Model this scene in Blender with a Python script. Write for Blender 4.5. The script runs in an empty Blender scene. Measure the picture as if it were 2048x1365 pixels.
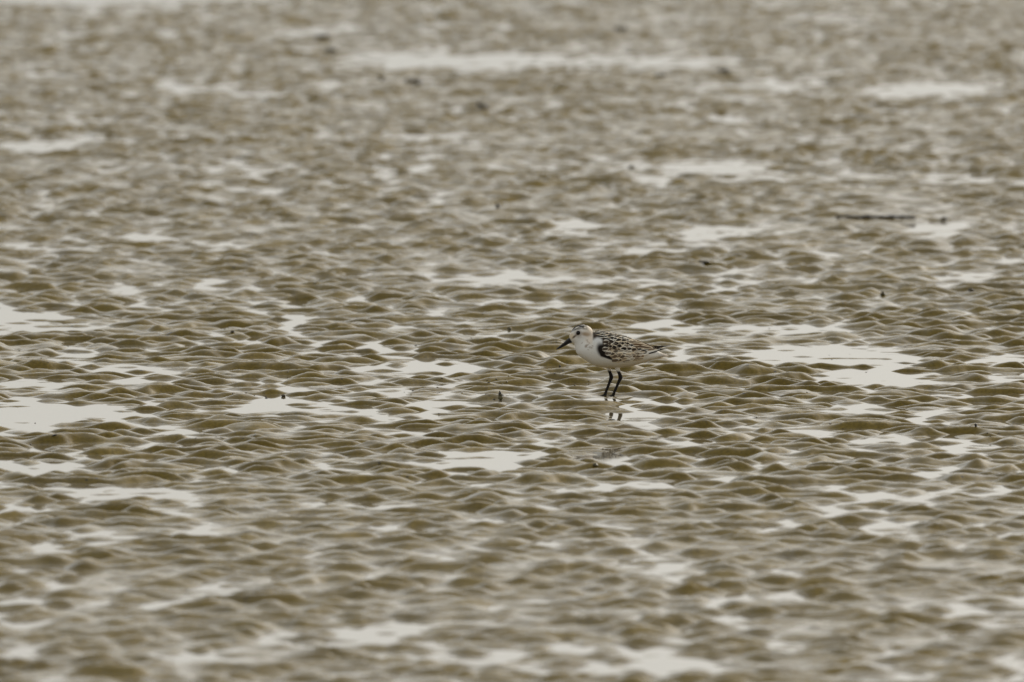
import bpy, bmesh, math, random
import numpy as np
from mathutils import Vector, Matrix
from mathutils.bvhtree import BVHTree

random.seed(7)
scene = bpy.context.scene
COL = scene.collection

# ------------------------------------------------------------------ camera, sky, sun, exposure
DIST, CAM_H = 22.0, 1.5
LENS = 503.0
FPX = LENS / 36.0 * 2048.0            # focal length in photograph pixels
CAM_X = -0.15
PITCH = CAM_H / DIST - (795 - 682.5) / FPX

cam_data = bpy.data.cameras.new("camera")
cam = bpy.data.objects.new("camera", cam_data)
COL.objects.link(cam)
cam.location = (CAM_X, -DIST, CAM_H)
cam.rotation_euler = (math.pi / 2 - PITCH, 0, 0)
cam_data.sensor_width = 36.0
cam_data.lens = LENS
cam_data.clip_start = 0.5
cam_data.clip_end = 20000
cam_data.dof.use_dof = True
cam_data.dof.focus_distance = math.hypot(DIST, CAM_H) - 0.02
cam_data.dof.aperture_fstop = 12.5
scene.camera = cam

SUN_AZ = math.radians(42)      # clockwise from +Y (away from the camera) towards +X
SUN_EL = math.radians(22)
world = bpy.data.worlds.new("World")
scene.world = world
world.use_nodes = True
wn, wl = world.node_tree.nodes, world.node_tree.links
wn.clear()
w_out = wn.new("ShaderNodeOutputWorld")
w_bg = wn.new("ShaderNodeBackground")
w_sky = wn.new("ShaderNodeTexSky")
w_sky.sky_type = 'NISHITA'
w_sky.sun_disc = False
w_sky.sun_elevation = SUN_EL
w_sky.sun_rotation = SUN_AZ
w_sky.air_density = 1.0
w_sky.dust_density = 6.0
w_sky.ozone_density = 1.0
w_hsv = wn.new("ShaderNodeHueSaturation")
w_hsv.inputs["Saturation"].default_value = 0.3
w_mix = wn.new("ShaderNodeMix")
w_mix.data_type = 'RGBA'
w_mix.inputs["Factor"].default_value = 0.42           # a thin, even veil of high cloud
w_mix.inputs["B"].default_value = (6.35, 6.48, 6.15, 1)
w_bg.inputs["Strength"].default_value = 0.12
wl.new(w_sky.outputs["Color"], w_hsv.inputs["Color"])
wl.new(w_hsv.outputs["Color"], w_mix.inputs["A"])
wl.new(w_mix.outputs["Result"], w_bg.inputs["Color"])
wl.new(w_bg.outputs["Background"], w_out.inputs["Surface"])

sun_data = bpy.data.lights.new("sun", 'SUN')
sun_data.energy = 1.8
sun_data.angle = math.radians(18)
sun_data.color = (1.0, 0.91, 0.76)
sun = bpy.data.objects.new("sun", sun_data)
COL.objects.link(sun)
to_sun = Vector((math.sin(SUN_AZ) * math.cos(SUN_EL), math.cos(SUN_AZ) * math.cos(SUN_EL), math.sin(SUN_EL)))
sun.rotation_euler = to_sun.to_track_quat('Z', 'Y').to_euler()

scene.view_settings.view_transform = 'Standard'
scene.view_settings.look = 'None'
scene.view_settings.exposure = 0.45
scene.view_settings.gamma = 1.0
scene.view_settings.use_curve_mapping = False
scene.render.engine = 'CYCLES'
scene.cycles.use_denoising = True
scene.cycles.max_bounces = 6


# ------------------------------------------------------------------ helpers
def tag(o, label=None, cat=None, group=None, kind=None):
    if label: o["label"] = label
    if cat: o["category"] = cat
    if group: o["group"] = group
    if kind: o["kind"] = kind
    return o


def ground_at(u, v, z=0.0):
    """photograph pixel -> (x, y) on the flat at height z"""
    dep = math.tan(PITCH + math.atan((v - 682.5) / FPX))
    d = (CAM_H - z) / dep
    return (u - 1024) / FPX * math.hypot(d, CAM_H - z) + CAM_X, d - DIST


def node_mat(name):
    m = bpy.data.materials.new(name)
    m.use_nodes = True
    return m, m.node_tree.nodes, m.node_tree.links, m.node_tree.nodes["Principled BSDF"]


_rng = np.random.RandomState(11)
_perm = _rng.permutation(1024).astype(np.int64)
_ga = _rng.rand(1024) * 2 * np.pi
_gx, _gy = np.cos(_ga), np.sin(_ga)


def perlin(x, y, seed=0):
    x = x + seed * 17.37; y = y + seed * 9.71
    xi = np.floor(x).astype(np.int64); yi = np.floor(y).astype(np.int64)
    xf = x - xi; yf = y - yi
    u = xf * xf * xf * (xf * (xf * 6 - 15) + 10)
    v = yf * yf * yf * (yf * (yf * 6 - 15) + 10)

    def g(ix, iy, dx, dy):
        h = _perm[(_perm[ix & 1023] + iy) & 1023]
        return _gx[h] * dx + _gy[h] * dy
    a = g(xi, yi, xf, yf); b = g(xi + 1, yi, xf - 1, yf)
    c = g(xi, yi + 1, xf, yf - 1); d = g(xi + 1, yi + 1, xf - 1, yf - 1)
    return 1.5 * ((a + u * (b - a)) + v * ((c + u * (d - c)) - (a + u * (b - a))))


# ------------------------------------------------------------------ the mudflat
# pools seen in the photograph: centre (u, v) and half sizes in its pixels, depth of the hollow in mm
POOLS = [
    (1640, 712, 190, 20, 7), (1760, 758, 120, 16, 6), (1560, 660, 70, 14, 4), (1320, 655, 70, 26, 5),
    (40, 640, 110, 22, 7), (110, 650, 60, 20, 5), (90, 830, 120, 34, 7), (240, 748, 70, 26, 5), (60, 770, 80, 16, 4),
    (330, 868, 60, 14, 4), (560, 812, 90, 16, 6), (910, 820, 100, 18, 7), (880, 736, 100, 14, 6), (800, 708, 50, 12, 4),
    (960, 918, 130, 24, 6), (230, 985, 160, 18, 5), (100, 935, 80, 14, 4), (1000, 662, 60, 10, 5), (960, 556, 110, 12, 4),
    (420, 570, 40, 12, 5), (290, 576, 40, 12, 5), (680, 552, 90, 10, 3), (1000, 124, 330, 17, 8), (1380, 130, 130, 14, 6),
    (1850, 182, 150, 18, 7), (1560, 170, 100, 14, 5), (1450, 335, 130, 16, 6), (1240, 326, 150, 8, 5), (1150, 455, 50, 20, 6),
    (1420, 460, 60, 16, 6), (1870, 462, 70, 18, 7), (870, 272, 90, 8, 6), (90, 292, 80, 14, 6), (230, -20, 360, 24, 16),
    (640, 66, 120, 12, 5), (620, 1116, 70, 20, 6), (762, 1086, 40, 36, 5), (440, 1196, 60, 26, 5), (1110, 1096, 120, 16, 6),
    (1300, 1130, 60, 14, 5), (780, 1268, 70, 16, 5), (1150, 1300, 60, 14, 4), (420, 1310, 60, 14, 5), (1700, 1100, 90, 16, 4),
    (1250, 560, 60, 12, 4), (1940, 560, 60, 14, 4), (1990, 720, 60, 12, 4), (1930, 900, 60, 14, 4), (1700, 910, 60, 14, 4),
    (130, 1090, 70, 16, 4), (1480, 240, 60, 10, 4), (500, 345, 60, 10, 4), (330, 170, 50, 14, 4), (60, 140, 60, 14, 4),
    (1880, 940, 60, 16, 4), (1600, 860, 50, 14, 4), (1230, 925, 40, 10, 5), (150, 720, 60, 20, 5), (1900, 360, 90, 14, 4),
    (290, 470, 40, 14, 5), (390, 1020, 60, 12, 4), (1950, 1230, 70, 16, 5), (1560, 1290, 70, 14, 4), (60, 1330, 60, 14, 4),
]
_pools = []
for (pu, pv, hw, hh, dep) in POOLS:
    px, py = ground_at(pu, pv)
    pyt = ground_at(pu, pv - hh)[1]; pyb = ground_at(pu, pv + hh)[1]
    pxr = ground_at(pu + hw, pv)[0]
    _pools.append((px, py, max(pxr - px, .03), max((pyt - pyb) / 2, .05), dep * (0.001 if pv < 1000 else 0.0005)))

WATER_Z = 0.0
HUMPS = [(*ground_at(1001, 800), 0.005, 0.03), (*ground_at(996, 418), 0.005, 0.05), (*ground_at(1954, 856), 0.004, 0.03)]
BIRD_FEET = [(-0.0062, 0.004), (0.0062, -0.004)]


def mud_height(x, y):
    x0, y0 = x, y
    x, y = x / 0.82, y / 0.46
    # ripples: wandering crests, each swelling into a string of low domes
    wy = y + 0.052 * perlin(x / .16, y / .30, 1) + 0.038 * perlin(x / .066, y / .16, 2) + 0.007 * perlin(x / .028, y / .06, 3)
    wx = x + 0.020 * perlin(x / .09, y / .12, 4)
    lam = 0.112
    ph = wy / lam + 0.85 * perlin(x / .55, y / .9, 5)
    ph = ph - 0.070 * np.sin(2 * np.pi * ph)          # crests tip away from the water's edge
    c = 0.5 + 0.5 * np.cos(2 * np.pi * ph - 0.35 * np.sin(2 * np.pi * ph))
    s_ = np.sin(np.pi * ph)
    cusp = 1.05 - np.sqrt(s_ * s_ + 0.012)
    c = 0.5 * c ** 1.5 + 0.5 * np.clip(cusp, 0, 1) ** 1.15
    row = np.floor(ph + .5)
    scale = np.clip(1.0 + 0.36 * perlin(x / .42, y / 1.2, 13), .4, 1.45)
    amp = 0.60 + 1.35 * perlin(wx / .068 + row * 3.7, row * 5.13 + y / 1.7, 6) + 0.55 * perlin(wx / .21, y / .35, 12)
    amp = np.clip(amp, 0.03, 1.7)
    h = 0.0080 * c * amp * scale
    # small cross ripples and lumps
    b = perlin(wx / .046, y / .085, 7)
    h = h + 0.0014 * np.maximum(b, -0.2)
    h = h + 0.0004 * perlin(x / .014, y / .022, 8) + 0.00012 * perlin(x / .009, y / .016, 14)
    x, y = x0, y0
    # broad rise and fall of the flat
    e = 0.0014 * perlin(x / .50, y / 1.6, 9) + 0.0017 * perlin(x / .16, y / .50, 10)
    e = e - 0.0013 + 0.0007 * np.clip((-1.5 - y) / 2.5, 0, 1)
    pool = np.zeros_like(x)
    for (px, py, rx, ry, dep) in _pools:
        q = ((x - px) / (rx * 1.1)) ** 2 + ((y - py) / (ry * 1.15)) ** 2
        pool = np.maximum(pool, dep * np.exp(-q * q))
    e = e - 0.52 * pool
    h = h * (1 - np.clip(pool / 0.016, 0, .45))
    for hx, hy, hh, hr in HUMPS:
        e = e + hh * np.exp(-((x - hx) ** 2 + (y - hy) ** 2 * .5) / hr ** 2)
    sx0, sy0 = ground_at(1672, 444); sx1 = ground_at(1832, 444)[0]
    m_ = np.exp(-((y - sy0) / .05) ** 2) * np.clip((x - sx0 + .03) / .03, 0, 1) * np.clip((sx1 + .03 - x) / .03, 0, 1)
    t_ = h + e
    return t_ + (0.006 - t_) * m_


def smooth_steps(y0, y1, f):
    out = [y0]
    while out[-1] < y1:
        out.append(out[-1] + f(out[-1]))
    return np.array(out)


def row_step(y):
    a = abs(y)
    return 0.0040 + 0.0066 * min(1.0, max(0.0, (a - 0.9) / 2.2)) + 0.0008 * max(0.0, a - 3.5)


rows = smooth_steps(-6.2, 18.0, row_step)
half_in = 0.86
n_in = 570
inner = np.linspace(-half_in, half_in, n_in)
outer = half_in + np.cumsum(np.linspace(0.006, 0.03, 42))
colu = np.concatenate([-outer[::-1], inner, outer])
far = np.array([3.4, 4.5, 8, 20, 60, 200, 800, 3000])
Y = rows[:, None] * np.ones((1, len(colu)))
X = CAM_X + colu[None, :] * ((Y + DIST) / DIST)
Z = mud_height(X.ravel(), Y.ravel()).reshape(X.shape)

# the bird's feet stand in a shallow dent
def dent(X, Y, Z):
    for fx, fy in BIRD_FEET:
        q = ((X - fx) / .016) ** 2 + ((Y - fy) / .02) ** 2
        Z = Z + (-0.0022 - Z) * np.exp(-q * q)
    q = (X / .04) ** 2 + ((Y + .055) / .06) ** 2      # trodden, levelled mud in front of the feet
    return Z + (np.minimum(Z, -0.0004 + 0.25 * Z) - Z) * np.exp(-q * q)
Z = dent(X, Y, Z)

# go on to the horizon with coarser rows and columns
n_r, n_c = X.shape
def pad(X, Y, Z):
    xl = [CAM_X - f for f in far[::-1]]; xr = [CAM_X + f for f in far]
    o = np.ones((X.shape[0], 1))
    X = np.hstack([o * np.array(xl), X, o * np.array(xr)])
    Y = np.hstack([np.repeat(Y[:, :1], len(far), 1), Y, np.repeat(Y[:, -1:], len(far), 1)])
    Z = np.hstack([o * 0.004 * np.ones(len(far)), Z, o * 0.004 * np.ones(len(far))])
    yb = [-9, -14, -22, -40, -100, -400, -3000]; yt = [20, 24, 32, 60, 200, 800, 4000]
    X = np.vstack([np.repeat(X[:1], len(yb), 0), X, np.repeat(X[-1:], len(yt), 0)])
    Y = np.vstack([np.array(sorted(yb))[:, None] * np.ones((1, X.shape[1])), Y, np.array(yt)[:, None] * np.ones((1, X.shape[1]))])
    Z = np.vstack([0.004 * np.ones((len(yb), X.shape[1])), Z, 0.004 * np.ones((len(yt), X.shape[1]))])
    return X, Y, Z
X, Y, Z = pad(X, Y, Z)


def grid_mesh(name, X, Y, Z):
    nr, nc = X.shape
    me = bpy.data.meshes.new(name)
    co = np.stack([X, Y, Z], -1).astype(np.float32).reshape(-1)
    me.vertices.add(nr * nc)
    me.vertices.foreach_set("co", co)
    i = (np.arange(nr - 1)[:, None] * nc + np.arange(nc - 1)[None, :]).ravel()
    quads = np.stack([i, i + 1, i + nc + 1, i + nc], -1).astype(np.int32).ravel()
    nq = len(i)
    me.loops.add(nq * 4)
    me.loops.foreach_set("vertex_index", quads)
    me.polygons.add(nq)
    me.polygons.foreach_set("loop_start", (np.arange(nq) * 4).astype(np.int32))
    me.polygons.foreach_set("loop_total", np.full(nq, 4, np.int32))
    me.polygons.foreach_set("use_smooth", np.ones(nq, bool))
    me.update()
    return me


print("mud grid", X.shape, X.size)
mud_me = grid_mesh("mudflat", X, Y, Z)
mudflat = bpy.data.objects.new("mudflat", mud_me)
COL.objects.link(mudflat)
tag(mudflat, "wet brown rippled mudflat", kind="structure")


def mud_material():
    m, n, l, p = node_mat("wet_mud")
    tc = n.new("ShaderNodeTexCoord")
    n1 = n.new("ShaderNodeTexNoise"); n1.inputs["Scale"].default_value = 9.0; n1.inputs["Detail"].default_value = 4
    n2 = n.new("ShaderNodeTexNoise"); n2.inputs["Scale"].default_value = 60.0; n2.inputs["Detail"].default_value = 3
    l.new(tc.outputs["Object"], n1.inputs["Vector"]); l.new(tc.outputs["Object"], n2.inputs["Vector"])
    cr = n.new("ShaderNodeValToRGB")
    cr.color_ramp.elements[0].position = 0.3; cr.color_ramp.elements[0].color = (0.096, 0.0650, 0.0092, 1)
    cr.color_ramp.elements[1].position = 0.7; cr.color_ramp.elements[1].color = (0.148, 0.1025, 0.0185, 1)
    l.new(n1.outputs["Fac"], cr.inputs["Fac"])
    # black specks of weed and shell grit
    vo = n.new("ShaderNodeTexVoronoi"); vo.inputs["Scale"].default_value = 70.0
    l.new(tc.outputs["Object"], vo.inputs["Vector"])
    n3 = n.new("ShaderNodeTexNoise"); n3.inputs["Scale"].default_value = 6.0; n3.inputs["Detail"].default_value = 2
    l.new(tc.outputs["Object"], n3.inputs["Vector"])
    th = n.new("ShaderNodeMath"); th.operation = 'MULTIPLY_ADD'
    th.inputs[1].default_value = 1.4; th.inputs[2].default_value = -0.80
    l.new(n3.outputs["Fac"], th.inputs[0])
    lt = n.new("ShaderNodeMath"); lt.operation = 'LESS_THAN'
    l.new(vo.outputs["Distance"], lt.inputs[0]); l.new(th.outputs[0], lt.inputs[1])
    mx = n.new("ShaderNodeMix"); mx.data_type = 'RGBA'
    mx.inputs["B"].default_value = (0.030, 0.024, 0.016, 1)
    l.new(lt.outputs[0], mx.inputs["Factor"]); l.new(cr.outputs["Color"], mx.inputs["A"])
    n4 = n.new("ShaderNodeTexNoise"); n4.inputs["Scale"].default_value = 240.0; n4.inputs["Detail"].default_value = 3
    l.new(tc.outputs["Object"], n4.inputs["Vector"])
    gr = n.new("ShaderNodeMapRange"); gr.inputs["From Min"].default_value = .3; gr.inputs["From Max"].default_value = .7
    gr.inputs["To Min"].default_value = .74; gr.inputs["To Max"].default_value = 1.26
    l.new(n4.outputs["Fac"], gr.inputs["Value"])
    mg = n.new("ShaderNodeMix"); mg.data_type = 'RGBA'; mg.blend_type = 'MULTIPLY'; mg.inputs["Factor"].default_value = 1.0
    l.new(mx.outputs["Result"], mg.inputs["A"]); l.new(gr.outputs["Result"], mg.inputs["B"])
    l.new(mg.outputs["Result"], p.inputs["Base Color"])
    rr = n.new("ShaderNodeMapRange")
    rr.inputs["From Min"].default_value = 0.3; rr.inputs["From Max"].default_value = 0.7
    rr.inputs["To Min"].default_value = 0.10; rr.inputs["To Max"].default_value = 0.22
    l.new(n1.outputs["Fac"], rr.inputs["Value"])
    l.new(rr.outputs["Result"], p.inputs["Roughness"])
    p.inputs["IOR"].default_value = 1.23
    bp = n.new("ShaderNodeBump"); bp.inputs["Strength"].default_value = 0.25; bp.inputs["Distance"].default_value = 0.002
    l.new(n2.outputs["Fac"], bp.inputs["Height"])
    b2 = n.new("ShaderNodeBump"); b2.inputs["Strength"].default_value = 0.3; b2.inputs["Distance"].default_value = 0.0005
    l.new(n4.outputs["Fac"], b2.inputs["Height"]); l.new(bp.outputs["Normal"], b2.inputs["Normal"])
    l.new(b2.outputs["Normal"], p.inputs["Normal"])
    return m


mudflat.data.materials.append(mud_material())

# ------------------------------------------------------------------ standing water in the troughs
def water_material():
    m, n, l, p = node_mat("shallow_water")
    p.inputs["Base Color"].default_value = (0.11, 0.088, 0.050, 1)
    p.inputs["Roughness"].default_value = 0.03
    p.inputs["IOR"].default_value = 1.333
    tc = n.new("ShaderNodeTexCoord")
    mp = n.new("ShaderNodeMapping"); mp.inputs["Scale"].default_value = (14, 5, 1)
    nz = n.new("ShaderNodeTexNoise"); nz.inputs["Scale"].default_value = 1.0; nz.inputs["Detail"].default_value = 3
    l.new(tc.outputs["Object"], mp.inputs["Vector"]); l.new(mp.outputs["Vector"], nz.inputs["Vector"])
    bp = n.new("ShaderNodeBump"); bp.inputs["Strength"].default_value = 0.04; bp.inputs["Distance"].default_value = 0.004
    l.new(nz.outputs["Fac"], bp.inputs["Height"]); l.new(bp.outputs["Normal"], p.inputs["Normal"])
    return m


wx = np.linspace(-2.7, 2.7, 30) + CAM_X
wy_ = np.linspace(-6.15, 17.9, 60)
WX, WY = np.meshgrid(wx, wy_)
water_me = grid_mesh("shallow_water", WX, WY, np.full(WX.shape, WATER_Z))
water = bpy.data.objects.new("shallow_water", water_me)
COL.objects.link(water)
tag(water, "shallow still water lying in the ripple troughs", kind="structure")
water_me.materials.append(water_material())


# ------------------------------------------------------------------ the sanderling
# built at life size (17.5 cm), facing -X, feet at the world origin; side-view plan in units of a
# measured drawing: u to the right, v downwards, feet at (880, 1190), 8872 units to the metre
K = 8872.0
FOOT_Z = 0.0005


def bx(u): return (u - 880.0) / K
def bz(v): return (1190.0 - v) / K + FOOT_Z


RINGS = [  # top (u, v), bottom (u, v), half width
    ((1695, 641), (1700, 650), 8), ((1640, 622), (1660, 660), 34), ((1560, 590), (1600, 668), 62), ((1480, 556), (1520, 690), 92),
    ((1400, 520), (1440, 710), 128), ((1290, 470), (1310, 752), 182), ((1180, 414), (1180, 790), 222),
    ((1080, 374), (1060, 808), 248), ((950, 344), (930, 816), 262), ((830, 312), (800, 808), 258),
    ((745, 300), (690, 786), 244), ((696, 312), (600, 738), 222), ((674, 338), (512, 680), 192),
    ((668, 336), (446, 628), 164), ((660, 312), (416, 566), 142), ((632, 270), (408, 522), 132),
    ((586, 236), (396, 484), 126), ((520, 222), (382, 468), 118), ((440, 238), (366, 452), 100),
    ((376, 286), (352, 434), 72), ((344, 340), (338, 412), 42), ((332, 372), (332, 398), 16),
]


def ring_pts(top, bot, hw, n=40, power=2.25):
    t = Vector((bx(top[0]), 0, bz(top[1]))); b = Vector((bx(bot[0]), 0, bz(bot[1])))
    c = (t + b) / 2; a = (t - b) / 2
    out = []
    for i in range(n):
        f = 2 * math.pi * i / n
        ca, sa = math.cos(f), math.sin(f)
        ca2 = math.copysign(abs(ca) ** (2 / power), ca); sa2 = math.copysign(abs(sa) ** (2 / power), sa)
        out.append(c + a * ca2 + Vector((0, hw / K * sa2, 0)))
    return out


def catmull(p0, p1, p2, p3, t):
    return 0.5 * ((2 * p1) + (-p0 + p2) * t + (2 * p0 - 5 * p1 + 4 * p2 - p3) * t * t + (-p0 + 3 * p1 - 3 * p2 + p3) * t ** 3)


def spline(vals, per):
    v = np.array(vals, float); out = []
    for i in range(len(v) - 1):
        p0, p1, p2, p3 = v[max(i - 1, 0)], v[i], v[i + 1], v[min(i + 2, len(v) - 1)]
        for k in range(per):
            out.append(catmull(p0, p1, p2, p3, k / per))
    out.append(v[-1])
    return np.array(out)


def add_loft(bm, rings):
    vs = [[bm.verts.new(p) for p in r] for r in rings]
    n = len(vs[0])
    for a, b in zip(vs[:-1], vs[1:]):
        for i in range(n):
            bm.faces.new((a[i], a[(i + 1) % n], b[(i + 1) % n], b[i]))
    bm.faces.new(vs[0][::-1]); bm.faces.new(vs[-1])


def tube_rings(path, radii, n=14):
    out = []
    P = [Vector(p) for p in path]
    for i, p in enumerate(P):
        d = (P[min(i + 1, len(P) - 1)] - P[max(i - 1, 0)]).normalized()
        side = d.cross(Vector((0, 1, 0)))
        if side.length < 1e-4: side = Vector((1, 0, 0))
        side.normalize(); up = side.cross(d).normalized()
        r = radii[i]
        out.append([p + side * math.cos(2 * math.pi * k / n) * r + up * math.sin(2 * math.pi * k / n) * r for k in range(n)])
    return out


def smooth_path(path, radii, per=5):
    arr = spline([list(p) + [r] for p, r in zip(path, radii)], per)
    return [tuple(a[:3]) for a in arr], [max(a[3], 0.0003) for a in arr]


def build_body():
    bm = bmesh.new()
    flat = spline([list(t) + list(b) + [w] for t, b, w in RINGS], 5)
    add_loft(bm, [ring_pts((f[0], f[1]), (f[2], f[3]), max(f[4], 4)) for f in flat])
    # legs: feathered thigh, ankle pointing back, slim shank, three toes
    for (hip, ank, foot, y0, y1) in (((862, 770), (908, 940), (822, 1186), 0.0095, 0.004),
                                     ((982, 770), (1032, 936), (934, 1186), -0.0095, -0.004)):
        pts = [(hip[0], hip[1] - 30), hip, ((hip[0] * .72 + ank[0] * .28), hip[1] + 58), ((hip[0] * .35 + ank[0] * .65), ank[1] - 55), ank,
               (ank[0] * .84 + foot[0] * .16, ank[1] + 45), ((ank[0] + foot[0]) / 2, (ank[1] + foot[1]) / 2), (foot[0] + 12, foot[1] - 40), foot]
        rad = [62, 48, 31, 23, 30, 23, 19.5, 20, 23]
        ys = np.linspace(y0, y1, len(pts))
        path = [(bx(p[0]), ys[i], bz(p[1])) for i, p in enumerate(pts)]
        path, r = smooth_path(path, [q / K for q in rad])
        add_loft(bm, tube_rings(path, r))
        fx, fz = bx(foot[0]), bz(foot[1])
        for ang in (-38, 0, 38):
            a = math.radians(ang)
            L = 0.017
            tp = [(fx, y1, fz), (fx - L * .35 * math.cos(a), y1 + L * .35 * math.sin(a), FOOT_Z - 0.0012),
                  (fx - L * .7 * math.cos(a), y1 + L * .7 * math.sin(a), FOOT_Z - 0.0022), (fx - L * math.cos(a), y1 + L * math.sin(a), FOOT_Z - 0.0026)]
            add_loft(bm, tube_rings(tp, [0.0019, 0.0015, 0.0014, 0.0009], 10))
    me = bpy.data.meshes.new("body_raw")
    bm.normal_update(); bm.to_mesh(me); bm.free()
    raw = bpy.data.objects.new("body_raw", me)
    COL.objects.link(raw)
    rm = raw.modifiers.new("remesh", 'REMESH'); rm.mode = 'VOXEL'; rm.voxel_size = 0.00075; rm.use_smooth_shade = True
    sm = raw.modifiers.new("smooth", 'SMOOTH'); sm.factor = 0.5; sm.iterations = 4
    dg = bpy.context.evaluated_depsgraph_get()
    out = bpy.data.meshes.new_from_object(raw.evaluated_get(dg))
    bpy.data.objects.remove(raw)
    out.name = "body"
    return out


body_me = build_body()
_nv = len(body_me.vertices)
_co = np.zeros(_nv * 3, np.float32); body_me.vertices.foreach_get("co", _co); _co = _co.reshape(-1, 3)
bU = _co[:, 0] * K + 880; bV = 1190 - (_co[:, 2] - FOOT_Z) * K; bY = _co[:, 1] * K


def sstep(a, b, x):
    t = np.clip((x - a) / (b - a), 0, 1); return t * t * (3 - 2 * t)


def blob(u, v, ru, rv, soft=.5, rot=0.0):
    a = math.radians(rot)
    du, dv = bU - u, bV - v
    p = (du * math.cos(a) + dv * math.sin(a)) / ru; q = (-du * math.sin(a) + dv * math.cos(a)) / rv
    return 1 - sstep(1 - soft, 1 + soft, np.sqrt(p * p + q * q))


def paint(col, mask, c):
    return col + (np.array(c) - col) * np.clip(mask, 0, 1)[:, None]


col = np.ones((_nv, 3)) * np.array((0.80, 0.775, 0.73))
side = sstep(20, 70, np.abs(bY))
# warm wash on nape, hind neck and lores
col = paint(col, blob(640, 330, 50, 90, .9) * .6, (0.66, 0.54, 0.40))
col = paint(col, blob(366, 372, 40, 40, .6) * .6, (0.70, 0.52, 0.28))
col = paint(col, blob(610, 420, 60, 60, .7) * .45, (0.70, 0.56, 0.42))
# ear patch, lore stripe, ring round the eye
col = paint(col, blob(560, 342, 58, 26, .6, 8) * .95 * side, (0.30, 0.19, 0.10))
col = paint(col, blob(398, 380, 30, 12, .7, -42) * side, (0.10, 0.060, 0.028))
col = paint(col, blob(428, 356, 26, 14, .7, -40) * .9 * side, (0.14, 0.10, 0.07))
col = paint(col, blob(455, 330, 50, 44, .5) * .7 * side, (0.30, 0.24, 0.19))
col = paint(col, blob(470, 385, 50, 16, .8) * .25 * side, (0.35, 0.32, 0.30))
# crown: dusky with pale streaks
streak = 0.5 + 0.5 * np.sin(bY / 5.0 + bU / 40.0) * np.cos(bU / 13.0 + bV / 9.0)
crown = sstep(0, 22, (228 + ((bU - 500) / 175) ** 2 * 66 + 60) - bV) * (1 - sstep(555, 610, bU))
col = paint(col, crown * (0.45 + .55 * streak), (0.045, 0.04, 0.03))
col = paint(col, blob(520, 330, 120, 60, .9) * .28 * side, (0.50, 0.42, 0.33))
col = paint(col, blob(590, 290, 60, 60, .9) * .4, (0.62, 0.50, 0.36))
# side of the neck: small dark flecks
rng = np.random.RandomState(3)
for _ in range(20):
    fu, fv = 600 + rng.randn() * 32, 490 + rng.randn() * 28
    col = paint(col, blob(fu, fv, 10 + 10 * rng.rand(), 4 + 4 * rng.rand(), .9, rng.uniform(-40, 40)) * (.3 + .4 * rng.rand()), (0.22, 0.14, 0.08))
# back and folded wing: dark ground under the feathers
mid = (np.interp(bU, [600, 745, 950, 1180, 1400, 1560, 1700], [470, 540, 578, 600, 612, 628, 645]))
lower = np.interp(bU, [640, 700, 760, 940, 1080, 1330, 1520, 1700], [420, 440, 640, 685, 668, 620, 580, 600])
shoulder = np.interp(bU, [630, 700, 800, 860], [430, 400, 395, 395])
back = sstep(-6, 10, lower - bV) * sstep(640, 668, bU - np.maximum(0, (350 - bV)) * -0.1) * (1 - sstep(1540, 1600, bU)) * (bV < 760)
col = paint(col, back, (0.055, 0.040, 0.028))
# white scapular base / shoulder patch, then black carpal patch
col = paint(col, blob(722, 450, 62, 66, .35, 25) * side, (0.74, 0.73, 0.71))
col = paint(col, blob(700, 540, 34, 120, .5, -14) * side, (0.78, 0.76, 0.72))
col = paint(col, blob(772, 552, 60, 92, .45, -20) * side, (0.020, 0.016, 0.013))
col = paint(col, blob(900, 660, 130, 26, .35, 16) * side, (0.018, 0.014, 0.011))
# rump / wing lower edge pale
col = paint(col, blob(1180, 650, 130, 22, .5, -8) * side, (0.66, 0.60, 0.52))
# warm shading of the white belly behind the legs, painted into the colour
col = paint(col, blob(1230, 720, 280, 90, .8, -12) * .42, (0.76, 0.66, 0.50))
col = paint(col, sstep(1500, 1640, bU) * .7, (0.42, 0.34, 0.25))
# bare legs and feet
leg = sstep(836, 868, bV)
col = paint(col, leg, (0.022, 0.019, 0.017))
ca = body_me.color_attributes.new("plumage", 'FLOAT_COLOR', 'POINT')
ca.data.foreach_set("color", np.concatenate([col, np.ones((_nv, 1))], 1).astype(np.float32).ravel())


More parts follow.
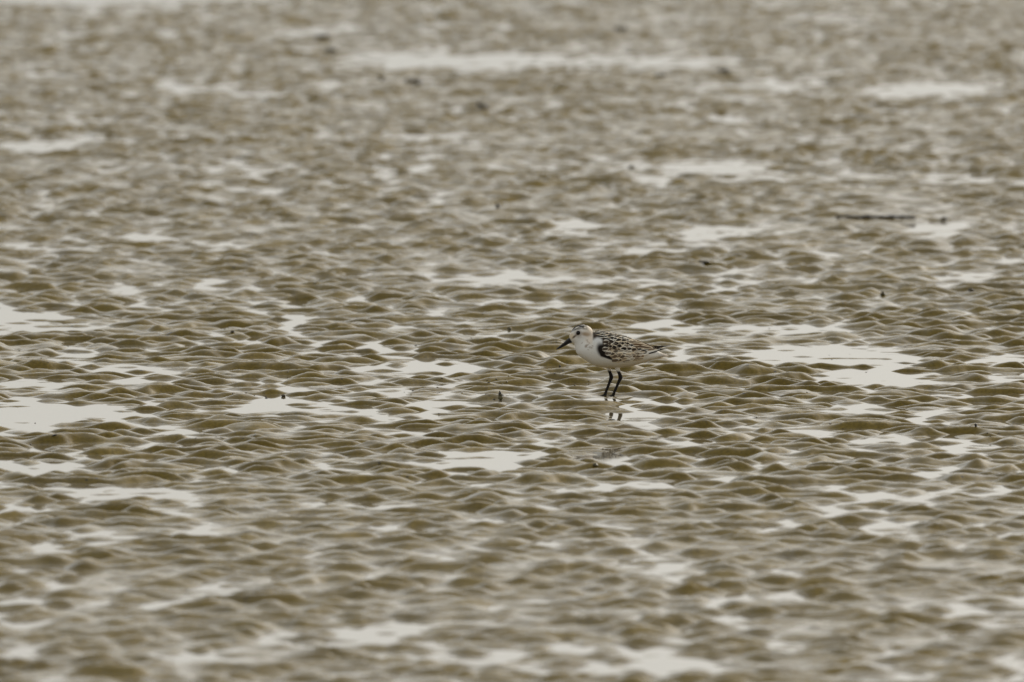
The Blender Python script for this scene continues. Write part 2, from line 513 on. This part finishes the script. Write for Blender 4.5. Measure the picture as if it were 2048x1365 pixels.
def attr_mat(name, attr, rough=0.75, bump=True, sheen=0.0, spec=0.3):
    m, n, l, p = node_mat(name)
    a = n.new("ShaderNodeAttribute"); a.attribute_name = attr
    tc = n.new("ShaderNodeTexCoord")
    mp = n.new("ShaderNodeMapping"); mp.inputs["Scale"].default_value = (500, 1100, 1100)
    nz = n.new("ShaderNodeTexNoise"); nz.inputs["Scale"].default_value = 1.0; nz.inputs["Detail"].default_value = 3
    l.new(tc.outputs["Object"], mp.inputs["Vector"]); l.new(mp.outputs["Vector"], nz.inputs["Vector"])
    mr = n.new("ShaderNodeMapRange"); mr.inputs["To Min"].default_value = 0.82; mr.inputs["To Max"].default_value = 1.12
    l.new(nz.outputs["Fac"], mr.inputs["Value"])
    mx = n.new("ShaderNodeMix"); mx.data_type = 'RGBA'; mx.blend_type = 'MULTIPLY'; mx.inputs["Factor"].default_value = 1.0
    l.new(a.outputs["Color"], mx.inputs["A"]); l.new(mr.outputs["Result"], mx.inputs["B"])
    l.new(mx.outputs["Result"], p.inputs["Base Color"])
    p.inputs["Roughness"].default_value = rough
    p.inputs["Specular IOR Level"].default_value = spec
    if sheen:
        p.inputs["Sheen Weight"].default_value = sheen
    if bump:
        bp = n.new("ShaderNodeBump"); bp.inputs["Strength"].default_value = 0.35; bp.inputs["Distance"].default_value = 0.0006
        l.new(nz.outputs["Fac"], bp.inputs["Height"]); l.new(bp.outputs["Normal"], p.inputs["Normal"])
    return m


PLUME = attr_mat("plumage", "plumage", 0.85, True, 0.0, 0.08)
QUILL = attr_mat("feather_vane", "plumage", 0.7, False, 0.0, 0.12)
body_me.materials.append(PLUME)
for p_ in body_me.polygons: p_.use_smooth = True

bird = bpy.data.objects.new("sanderling", None)
COL.objects.link(bird)
tag(bird, "small white and dark brown wading bird standing on the wet mud", "bird")
body = bpy.data.objects.new("body", body_me)
COL.objects.link(body); body.parent = bird

# ---- feathers lie on the body: rays towards the body axis find the surface
_bm = bmesh.new(); _bm.from_mesh(body_me)
BVH = BVHTree.FromBMesh(_bm); _bm.free()


def axis_v(u): return float(np.interp(u, [600, 745, 950, 1180, 1400, 1560, 1700], [470, 545, 580, 602, 614, 630, 646]))


def on_body(u, phi, sgn):
    """surface point at station u, angle phi (deg) down from the top, on side sgn (-1 near, +1 far)"""
    a = math.radians(phi)
    c = Vector((bx(u), 0, bz(axis_v(u))))
    d = Vector((0, sgn * math.sin(a), math.cos(a)))
    hit = BVH.ray_cast(c + d * 0.08, -d, 0.09)
    if hit[0] is None:
        return c + d * 0.002, d
    return hit[0], hit[1]


class FeatherMesh:
    def __init__(self): self.v, self.f, self.c = [], [], []

    def grid(self, pts, cols):
        """pts[row][col] points, same-shaped colours; double thickness is not needed at 0.2 mm"""
        o = len(self.v); nr, nc = len(pts), len(pts[0])
        for r, cr in zip(pts, cols):
            self.v += [tuple(p) for p in r]; self.c += [tuple(q) for q in cr]
        for i in range(nr - 1):
            for j in range(nc - 1):
                a = o + i * nc + j
                self.f.append((a, a + 1, a + nc + 1, a + nc))

    def build(self, name, parent, kind=None):
        me = bpy.data.meshes.new(name)
        me.from_pydata(self.v, [], self.f); me.update()
        at = me.color_attributes.new("plumage", 'FLOAT_COLOR', 'POINT')
        at.data.foreach_set("color", np.array([list(c) + [1] for c in self.c], np.float32).ravel())
        me.materials.append(QUILL)
        for q in me.polygons: q.use_smooth = True
        o = bpy.data.objects.new(name, me); COL.objects.link(o); o.parent = parent
        if kind: o["kind"] = kind
        return o


def mixc(a, b, t): return tuple(a[i] + (b[i] - a[i]) * t for i in range(3))


def vane(t):
    """half width of a feather along its length"""
    return max(0.06, math.sin(math.pi * min(1, 0.18 + 0.82 * t) ** 1.25) ** 0.75) if t < 1 else 0.05


FCOL = (-1.0, -0.74, -0.48, 0.0, 0.48, 0.74, 1.0)


def body_feather(fm, u, phi, sgn, length, width, slope, dark, edge, fringe=0.62, lift=10, notch=0.0, rs=None):
    rows = 8
    pts, cols = [], []
    for i in range(rows):
        t = i / (rows - 1)
        hw = width * 0.5 * vane(t)
        rp, rc = [], []
        uu = u + length * t
        for w in FCOL:
            # width across in degrees, from the local radius
            ph = phi + slope * t + w * hw / 3.7
            p, nrm = on_body(uu, ph, sgn)
            p = p + nrm * ((1.5 + lift * t * (1 - 0.35 * abs(w)) + 2.5 * (1 - abs(w))) / K)
            rp.append(p)
            k = abs(w)
            e = 1.0 if (k > fringe or t > 0.86) else 0.0
            if t < 0.2: e *= 0.3
            if notch and 0.35 < t < 0.8 and k > .4 and (i % 2 == 0): e = max(e, notch)
            rc.append(mixc(dark, edge, e))
        pts.append(rp); cols.append(rc)
    fm.grid(pts, cols)


def jit(c, r, a=.15):
    k = 1 + a * (r.rand() * 2 - 1); return tuple(x * k for x in c)


BLACK = (0.018, 0.014, 0.011); DARK = (0.040, 0.029, 0.021); BROWN = (0.17, 0.098, 0.048); GREY = (0.26, 0.21, 0.16)
WHITE = (0.80, 0.74, 0.63); CREAM = (0.76, 0.63, 0.45); BUFF = (0.60, 0.46, 0.31)

mantle = FeatherMesh(); rs = np.random.RandomState(5)
for j, ph in enumerate(np.arange(-66, 67, 12)):
    for i, u in enumerate(np.arange(930, 660, -44)):
        uu = u + (22 if j % 2 else 0) + rs.randn() * 5
        if abs(ph) > 46 and uu < 760: continue
        s = -1
        body_feather(mantle, uu, ph + rs.randn() * 2, s, 86, 40, 0, jit(BLACK, rs), jit(WHITE if rs.rand() > .35 else CREAM, rs), .71, 7)
mantle_o = mantle.build("mantle_feathers", bird, "stuff")
mantle_o["label"] = "black mantle feathers with thin white edges"

wings = []
for sgn in (-1, 1):
    cov = FeatherMesh(); rs = np.random.RandomState(21 + sgn)
    # lesser and median coverts, back rows first
    for j, ph in enumerate(np.arange(117, 64, -10)):
        for i, u in enumerate(np.arange(1220, 740, -52)):
            uu = u + (26 if j % 2 else 0) + rs.randn() * 7
            if uu < 772 + max(0, (ph - 88)) * 4.6: continue
            fr = min(1, (uu - 850) / 350.0)
            dk = mixc(DARK, mixc(BROWN, GREY, rs.rand()), min(1, .15 + fr * .75 + .35 * rs.rand()))
            body_feather(cov, uu, ph + rs.randn() * 2 - 4 * fr, sgn, 96 + 24 * fr, 58 + 14 * fr, -5, jit(dk, rs, .3), jit(CREAM if rs.rand() > .5 else WHITE, rs), .47 if fr > .3 and rs.rand() > .35 else .6, 9, .6 if rs.rand() > .6 else 0)
    # greater coverts: long, pale edged, along the lower edge
    for i, u in enumerate(np.arange(1270, 990, -40)):
        body_feather(cov, u + rs.randn() * 5, 107 - i * .2 + rs.randn() * 2, sgn, 160, 46, -13, jit((0.34, 0.27, 0.20), rs, .2), jit(WHITE, rs), .45, 8)
    wing = cov.build("wing", bird, "stuff")
    wing["label"] = "folded wing of brown feathers edged in cream"
    sc = FeatherMesh()
    for j, ph in enumerate(np.arange(76, 18, -13)):
        for i, u in enumerate(np.arange(1270, 770, -68)):
            uu = u + (34 if j % 2 else 0) + rs.randn() * 8
            if uu < 800 and ph > 46: continue
            body_feather(sc, uu, ph + rs.randn() * 2.5, sgn, 124, 76, -3, jit(BLACK if rs.rand() > .25 else DARK, rs, .3), jit(WHITE if rs.rand() > .45 else CREAM, rs), .70, 12, .8 if rs.rand() > .6 else 0)
    sco = sc.build("scapular_feathers", wing, "stuff")
    sco["label"] = "blackish scapular feathers notched with white"
    wings.append(wing)


def long_feather(name, parent, path, widths, dark, edge, fringe=.7, tilt=20, sgn=-1, label=None):
    """path of (u, v, y units); the vane stands on edge, leaning out by tilt degrees"""
    fm = FeatherMesh()
    arr = spline([list(p) + [w] for p, w in zip(path, widths)], 5)
    pts, cols = [], []
    a = math.radians(tilt)
    for k, r in enumerate(arr):
        t = k / (len(arr) - 1)
        rp, rc = [], []
        for w in FCOL:
            o = w * r[3] * .5
            rp.append(Vector((bx(r[0]), (r[2] + sgn * math.sin(a) * o) / K - 0 * w, bz(r[1] + math.cos(a) * o))) + Vector((0, sgn * (1 - w * w) * 3 / K, 0)))
            e = 1.0 if (abs(w) > fringe or (t > .93 and fringe < .9)) else 0.0
            rc.append(mixc(dark, edge, e))
        pts.append(rp); cols.append(rc)
    fm.grid(pts, cols)
    o = fm.build(name, parent)
    if label: o["label"] = label
    return o


for sgn, wing in zip((-1, 1), wings):
    dv = 0 if sgn < 0 else -34
    du = 0 if sgn < 0 else 40
    # primaries, the longest innermost
    prim = [((1290, 556), (1420, 540), (1560, 552), (1668 + du, 543 + dv), 96), ((1300, 580), (1420, 566), (1540, 562), (1630 + du, 552 + dv), 110),
            ((1318, 622), (1420, 606), (1510, 582), (1590 + du, 560 + dv), 124)]
    for i, (a, b, c, d, yy) in enumerate(prim):
        y_ = [sgn * (yy + 20), sgn * yy, sgn * yy * .72, sgn * yy * .5]
        long_feather("primary_feather", wing, [(a[0], a[1], y_[0]), (b[0], b[1] + dv * .3, y_[1]), (c[0], c[1] + dv * .8, y_[2]), (d[0], d[1], y_[3])],
                     [16, 22, 20, 4], (0.020, 0.016, 0.014), (0.020, 0.016, 0.014) if i < 2 else (0.05, 0.04, 0.03), .95, 25, sgn)
    # white edge of the secondaries above the black primary line
    long_feather("secondary_feather", wing, [(1180, 640, sgn * 205), (1320, 606, sgn * 158), (1450, 580, sgn * 116), (1575, 556 + dv, sgn * 70)], [30, 30, 22, 5],
                 (0.55, 0.47, 0.36), (0.82, 0.79, 0.73), .3, 25, sgn)
    # tertials: long, brown, cream fringed
    tert = [((1090, 560), (1230, 540), (1370, 556), (1540, 552), 58, 178), ((1110, 520), (1240, 506), (1380, 522), (1500, 546), 56, 166),
            ((1130, 482), (1250, 478), (1370, 500), (1470, 528), 50, 150), ((1130, 446), (1240, 452), (1340, 480), (1420, 508), 44, 132)]
    for i, (a, b, c, d, w, yy) in enumerate(tert):
        y_ = [sgn * (yy + 42), sgn * (yy + 14), sgn * yy * .72, sgn * yy * .46]
        long_feather("tertial_feather", wing, [(a[0], a[1], y_[0]), (b[0], b[1], y_[1]), (c[0], c[1], y_[2]), (d[0], d[1] + dv * .4, y_[3])],
                     [w * .7, w, w * .8, 6], mixc(DARK, BROWN, .45 + .3 * ((i + 1) % 2)), CREAM, .62, 28, sgn)
# tail
for i, (w, sg) in enumerate(((0, 1), (16, 1), (16, -1), (32, 1), (32, -1))):
    long_feather("tail_feather", bird, [(1440, 628 + w * .3, sg * w), (1540, 628 + w * .3, sg * w * 1.2), (1630, 632 + w * .4, sg * w * 1.5), (1705 - w * .8, 643 + w * .2, sg * w * 1.7)],
                 [50, 46, 36, 6], (0.36, 0.29, 0.21) if i else DARK, (0.58, 0.49, 0.37), .6, 62, 1 if sg > 0 else -1)

# ---- crown streaks
crownf = FeatherMesh(); rs = np.random.RandomState(9)
for k in range(60):
    u0 = 372 + rs.rand() * 170
    lat = rs.uniform(-82, 82)
    c = Vector((bx(480), 0, bz(350)))
    pts, cols = [], []
    L = 30 + 22 * rs.rand(); w_ = 8 + 4 * rs.rand()
    c0 = BLACK if rs.rand() > .28 else (0.78, 0.72, 0.62)
    for i in range(4):
        t = i / 3
        uu = u0 + L * t
        rp, rc = [], []
        for w in (-1, 0, 1):
            yy = lat + w * w_ * (1 - .7 * abs(2 * t - .9))
            o = Vector((bx(uu), yy / K, bz(80)))
            hit = BVH.ray_cast(o, Vector((0, 0, -1)), 0.1)
            if hit[0] is None: hit = (o, Vector((0, 0, 1)))
            rp.append(hit[0] + hit[1] * ((2.5 + 3 * t + (1.5 if w == 0 else 0)) / K)); rc.append(c0)
        pts.append(rp); cols.append(rc)
    if min(p.z for r in pts for p in r) < bz(300): continue
    crownf.grid(pts, cols)
crown_o = crownf.build("crown_feathers", bird, "stuff")
crown_o["label"] = "dark streaked crown feathers"

# ---- bill: upper and lower mandible, tapering, slightly drooped
def glossy(name, c, rough, coat=0.0, ior=1.5):
    m, n, l, p = node_mat(name)
    nz = n.new("ShaderNodeTexNoise"); nz.inputs["Scale"].default_value = 900.0; nz.inputs["Detail"].default_value = 3
    tc = n.new("ShaderNodeTexCoord"); l.new(tc.outputs["Object"], nz.inputs["Vector"])
    mr = n.new("ShaderNodeMix"); mr.data_type = 'RGBA'
    mr.inputs["A"].default_value = tuple(x * .75 for x in c) + (1,); mr.inputs["B"].default_value = tuple(min(1, x * 1.3) for x in c) + (1,)
    l.new(nz.outputs["Fac"], mr.inputs["Factor"]); l.new(mr.outputs["Result"], p.inputs["Base Color"])
    p.inputs["Roughness"].default_value = rough; p.inputs["Specular IOR Level"].default_value = 0.3; p.inputs["Coat Weight"].default_value = coat; p.inputs["IOR"].default_value = ior
    return m


HORN = glossy("horn", (0.022, 0.020, 0.021), 0.42)
EYE = glossy("eye", (0.008, 0.005, 0.004), 0.10, 0.0, 1.4)


def ell_rings(stations, n=16):
    out = []
    for (t, b, hw) in stations:
        out.append(ring_pts(t, b, hw, n, 2.0))
    return out


def simple_obj(name, bm, mat, parent):
    me = bpy.data.meshes.new(name); bm.normal_update(); bm.to_mesh(me); bm.free()
    me.materials.append(mat)
    for q in me.polygons: q.use_smooth = True
    o = bpy.data.objects.new(name, me); COL.objects.link(o); o.parent = parent
    return o


bm = bmesh.new()
add_loft(bm, ell_rings([((372, 402), (392, 440), 26), ((338, 394), (366, 440), 27), ((300, 424), (326, 464), 22), ((250, 468), (270, 498), 17),
                        ((200, 512), (214, 532), 13), ((165, 542), (174, 554), 10), ((150, 558), (154, 563), 4)]))
bill = simple_obj("bill", bm, HORN, bird)
bm = bmesh.new()
add_loft(bm, ell_rings([((386, 434), (390, 462), 24), ((362, 434), (368, 466), 24), ((322, 460), (330, 482), 19), ((268, 496), (274, 512), 14),
                        ((214, 530), (218, 541), 10), ((172, 553), (174, 559), 6)]))
simple_obj("lower_mandible", bm, HORN, bill)

for sgn in (-1, 1):
    o = Vector((bx(455), sgn * 0.05, bz(327)))
    hit = BVH.ray_cast(o, Vector((0, -sgn, 0)), 0.06)
    bm = bmesh.new()
    bmesh.ops.create_uvsphere(bm, u_segments=20, v_segments=14, radius=31 / K)
    bmesh.ops.translate(bm, vec=hit[0] + Vector((0, -sgn * 10 / K, 0)), verts=bm.verts)
    simple_obj("eye", bm, EYE, bird)


# ------------------------------------------------------------------ things lying on the mud
def h_at(x, y):
    return float(dent(np.array([x]), np.array([y]), mud_height(np.array([x], float), np.array([y], float)))[0])


def ray_ground(u, v):
    """first point of mud or water that the photograph's pixel looks at"""
    ys = np.linspace(ground_at(u, v)[1] - 0.35, ground_at(u, v)[1] + 0.05, 400)
    dep = math.tan(PITCH + math.atan((v - 682.5) / FPX))
    d = ys + DIST
    zr = CAM_H - d * dep
    xs = (u - 1024) / FPX * d + CAM_X
    g = np.maximum(dent(xs, ys, mud_height(xs, ys)), WATER_Z)
    i = int(np.argmax(zr <= g))
    return Vector((xs[i], ys[i], g[i]))


PXM = 1 / 1300.0      # metres to one photograph pixel at the bird


def rough_mat(name, c, rough=.5):
    m, n, l, p = node_mat(name)
    tc = n.new("ShaderNodeTexCoord")
    nz = n.new("ShaderNodeTexNoise"); nz.inputs["Scale"].default_value = 350.0; nz.inputs["Detail"].default_value = 4
    l.new(tc.outputs["Object"], nz.inputs["Vector"])
    mx = n.new("ShaderNodeMix"); mx.data_type = 'RGBA'
    mx.inputs["A"].default_value = tuple(q * .6 for q in c) + (1,); mx.inputs["B"].default_value = tuple(q * 1.4 for q in c) + (1,)
    l.new(nz.outputs["Fac"], mx.inputs["Factor"]); l.new(mx.outputs["Result"], p.inputs["Base Color"])
    p.inputs["Roughness"].default_value = rough
    bp = n.new("ShaderNodeBump"); bp.inputs["Strength"].default_value = .5; bp.inputs["Distance"].default_value = .001
    l.new(nz.outputs["Fac"], bp.inputs["Height"]); l.new(bp.outputs["Normal"], p.inputs["Normal"])
    return m


M_CLOD = rough_mat("dark_clod", (0.066, 0.052, 0.028), .55)
M_OLIVE = rough_mat("olive_clod", (0.075, 0.060, 0.022), .5)
M_WEED = rough_mat("dead_weed", (0.018, 0.014, 0.009), .5)
M_WOOD = rough_mat("wet_wood", (0.062, 0.054, 0.045), .5)
M_SHELL = rough_mat("shell", (0.62, 0.58, 0.50), .3)
M_TUBE = rough_mat("worm_tube", (0.085, 0.066, 0.020), .6)


def lump(name, u, v, w, hgt, mat, label, cat, seed, depth=None, tilt=0, sink=.25, group=None):
    """an uneven clod: w x hgt in photograph pixels, its foot at (u, v)"""
    g = ray_ground(u, v)
    k = PXM * (g.y + DIST) / DIST
    r = np.random.RandomState(seed)
    bm = bmesh.new()
    bmesh.ops.create_icosphere(bm, subdivisions=3, radius=1.0)
    off = r.rand(3) * 20
    for q in bm.verts:
        c = q.co.copy()
        n_ = float(perlin(np.array([c.x * 1.3 + off[0] + c.z]), np.array([c.y * 1.3 + off[1] - c.z * .7]), seed)[0])
        n2 = float(perlin(np.array([c.x * 3.1 + off[2]]), np.array([c.z * 3.1 + c.y + off[0]]), seed + 3)[0])
        q.co = c * (1 + .38 * n_ + .16 * n2)
    hw, hh = w * k / 2, hgt * k / (2 - sink)
    dp = (depth or w * .8) * k / 2
    bmesh.ops.scale(bm, vec=(hw, dp, hh), verts=bm.verts)
    bmesh.ops.rotate(bm, cent=(0, 0, 0), matrix=Matrix.Rotation(math.radians(tilt), 3, 'Y'), verts=bm.verts)
    bmesh.ops.translate(bm, vec=(0, 0, hh * (1 - sink)), verts=bm.verts)
    me = bpy.data.meshes.new(name); bm.to_mesh(me); bm.free()
    me.materials.append(mat)
    for q in me.polygons: q.use_smooth = True
    o = bpy.data.objects.new(name, me); COL.objects.link(o)
    o.location = g
    return tag(o, label, cat, group)


def rod(name, pts, radii, mat, n=8, seed=0):
    r = np.random.RandomState(seed)
    path, rad = smooth_path(pts, radii, 4)
    rad = [q * (1 + .18 * r.randn()) for q in rad]
    bm = bmesh.new(); add_loft(bm, tube_rings(path, rad, n))
    me = bpy.data.meshes.new(name); bm.normal_update(); bm.to_mesh(me); bm.free()
    me.materials.append(mat)
    for q in me.polygons: q.use_smooth = True
    o = bpy.data.objects.new(name, me); COL.objects.link(o)
    return o


# long stick on the far flat
ga, gb = (Vector((*ground_at(q, 444), 0)) for q in (1672, 1832))
yy = ga.y
kk = PXM * (yy + DIST) / DIST
xs = np.linspace(ga.x, gb.x, 9)
zs = [max(h_at(x, yy), 0) for x in xs]
zb = np.polyval(np.polyfit(xs, zs, 1), xs) + 3.2 * kk
stick = rod("stick", [(x, yy + .004 * math.sin(i * 1.7), z + .0006 * math.sin(i * 2.3)) for i, (x, z) in enumerate(zip(xs, zb))],
            [3.2 * kk * f for f in (.8, 1, .95, 1.05, 1, 1.1, 1.0, .9, .5)], M_WOOD, 10, 3)
tag(stick, "long thin dark stick lying flat on the far mud", "stick")
stub = rod("twig", [(-.006, 0, 0), (0, .001, .001), (.006, 0, .0005)], [2 * kk, 2.4 * kk, 1.2 * kk], M_WOOD, 8, 5)
stub.location = ray_ground(1890, 440) + Vector((0, 0, .0015))
tag(stub, "short dark twig right of the long stick's end", "twig")

# worm tube standing on a ripple left of the bird
g = ray_ground(1001, 803)
tube = bpy.data.objects.new("worm_tube", None); COL.objects.link(tube); tube.location = g
tag(tube, "small upright worm tube with black top on the mud left of the bird", "worm tube")
t1 = rod("tube_wall", [(0, 0, -.003), (.0003, 0, .003), (-.0002, 0, .007), (-.0006, 0, .0105)], [.0030, .0032, .0028, .0026], M_TUBE, 12, 8); t1.parent = tube
t2 = rod("ragged_top", [(-.0008, 0, .0085), (-.0010, .0004, .0118), (-.0007, 0, .0142), (-.0016, 0, .0162)], [.0024, .0026, .0015, .0005], M_WEED, 8, 2); t2.parent = tube
t3 = rod("side_shred", [(.0006, -.0008, .0095), (.0028, -.001, .0096), (.0048, -.001, .0084)], [.0012, .0010, .0004], M_WEED, 8, 4); t3.parent = tube

LUMPS = [
    ("mud_clod", 996, 416, 10, 14, M_WEED, "small black clod on a far ripple above the bird's head", "clod", 0),
    ("mud_clod", 1019, 660, 9, 6, M_OLIVE, "round olive clod in a pool, up and left of the bird's bill", "clod", 0),
    ("pebble", 1120, 735, 5, 5, M_CLOD, "tiny dark pebble just below the bird's bill tip", "pebble", 0),
    ("mud_clod", 1954, 854, 6, 7, M_WEED, "small square black clod near the right edge of the flat", "clod", 0),
    ("mud_clod", 464, 666, 9, 5, M_CLOD, "dark clod on the edge of a pool at middle left", "clod", 0),
    ("mud_clod", 566, 794, 10, 5, M_CLOD, "flat brown clod at the end of a ripple beside a bright pool", "clod", 0),
    ("pebble", 758, 929, 5, 5, M_CLOD, "tiny black pebble in wet mud below and left of the bird", "pebble", 0),
    ("mud_clod", 1767, 592, 11, 9, M_OLIVE, "round olive clod standing in a pool at upper right", "clod", 0),
    ("mud_clod", 1943, 583, 14, 6, M_CLOD, "low dark clod by the far right edge, right of the olive clod", "clod", 8),
    ("mud_clod", 1410, 526, 26, 7, M_CLOD, "broad dark lump on a ripple up and right of the bird", "clod", 5),
    ("mud_clod", 1263, 338, 14, 9, M_OLIVE, "blurred olive clod at a far pool straight above the bird", "clod", 0),
    ("mud_clod", 828, 166, 42, 11, M_CLOD, "long dark clod on the near bank of the far long pool", "clod", 0),
    ("mud_clod", 965, 214, 32, 11, M_CLOD, "dark tilted clod below the far long pool", "clod", 14),
    ("mud_clod", 1447, 144, 32, 10, M_CLOD, "dark clod at the right end of the far long pool", "clod", 0),
    ("mud_clod", 762, 160, 14, 12, M_CLOD, "small dark clod left of the far long pool's bank", "clod", 0),
    ("mud_clod", 648, 76, 34, 8, M_CLOD, "flat dark clod near the top, left of centre", "clod", 0),
    ("mud_clod", 662, 103, 26, 9, M_CLOD, "brown clod just below the topmost dark clod", "clod", 0),
    ("mud_clod", 1322, 153, 30, 7, M_CLOD, "low dark clod in the far pool, left of its right end", "clod", 0),
    ("mud_clod", 1244, 60, 26, 10, M_CLOD, "dark clod near the top edge, right of centre", "clod", 0),
    ("mud_clod", 1191, 934, 11, 7, M_OLIVE, "olive brown clod beside a bright pool straight below the bird", "clod", 0),
    ("shell_fragment", 924, 786, 4, 3, M_SHELL, "tiny white shell fragment on a ripple left of the worm tube", "shell", 0),
]
for i, (nm, u, v, w, hg, mt, lb, ct, tl) in enumerate(LUMPS):
    lump(nm, u, v, w * .9, hg * (.7 if v < 560 else .95), mt, lb, ct, 40 + i, None, tl)

g = ray_ground(106, 874)
wd = rod("weed_fragment", [(-.0036, 0, 0), (-.001, .001, .0012), (.0012, 0, .0018), (.0042, -.001, .0028)], [.0006, .0012, .0011, .0004], M_WEED, 8, 1)
wd.location = g
tag(wd, "thin black weed fragment on a ripple at lower left", "weed")

# specks of weed and shell grit, too many and too small to count
gv, gf = [], []
rs = np.random.RandomState(77)
spots = [(1010, 762), (850, 775), (1120, 750), (1160, 770), (990, 775), (1040, 790), (470, 660), (500, 790), (1650, 800), (1700, 850), (1950, 860), (1250, 870), (1200, 905), (80, 715), (420, 880)]
for k in range(230):
    if k < 150:
        cu, cv = spots[rs.randint(len(spots))]; u, v = cu + rs.randn() * 34, cv + rs.randn() * 7
    else:
        u, v = rs.uniform(0, 2048), rs.uniform(560, 1000)
    g = ray_ground(u, v)
    r = .0005 + .0011 * rs.rand() ** 2
    s_ = len(gv)
    a0 = rs.rand() * 6.28
    L = 1 + 1.8 * rs.rand()
    for (dx, dy, dz) in ((-L, 0, 0), (0, -1, .1), (L, 0, .2), (0, 1, 0), (0.2, 0, .9), (0, 0, -.8)):
        gv.append((g.x + r * (dx * math.cos(a0) - dy * math.sin(a0)), g.y + r * (dx * math.sin(a0) + dy * math.cos(a0)), g.z + r * dz))
    for f in ((0, 1, 4), (1, 2, 4), (2, 3, 4), (3, 0, 4), (1, 0, 5), (2, 1, 5), (3, 2, 5), (0, 3, 5)):
        gf.append(tuple(s_ + q for q in f))
gm = bpy.data.meshes.new("grit"); gm.from_pydata(gv, [], gf); gm.materials.append(M_WEED); gm.update()
grit = bpy.data.objects.new("grit", gm); COL.objects.link(grit)
tag(grit, "scattered black specks of weed and grit on the wet mud", "grit", kind="stuff")
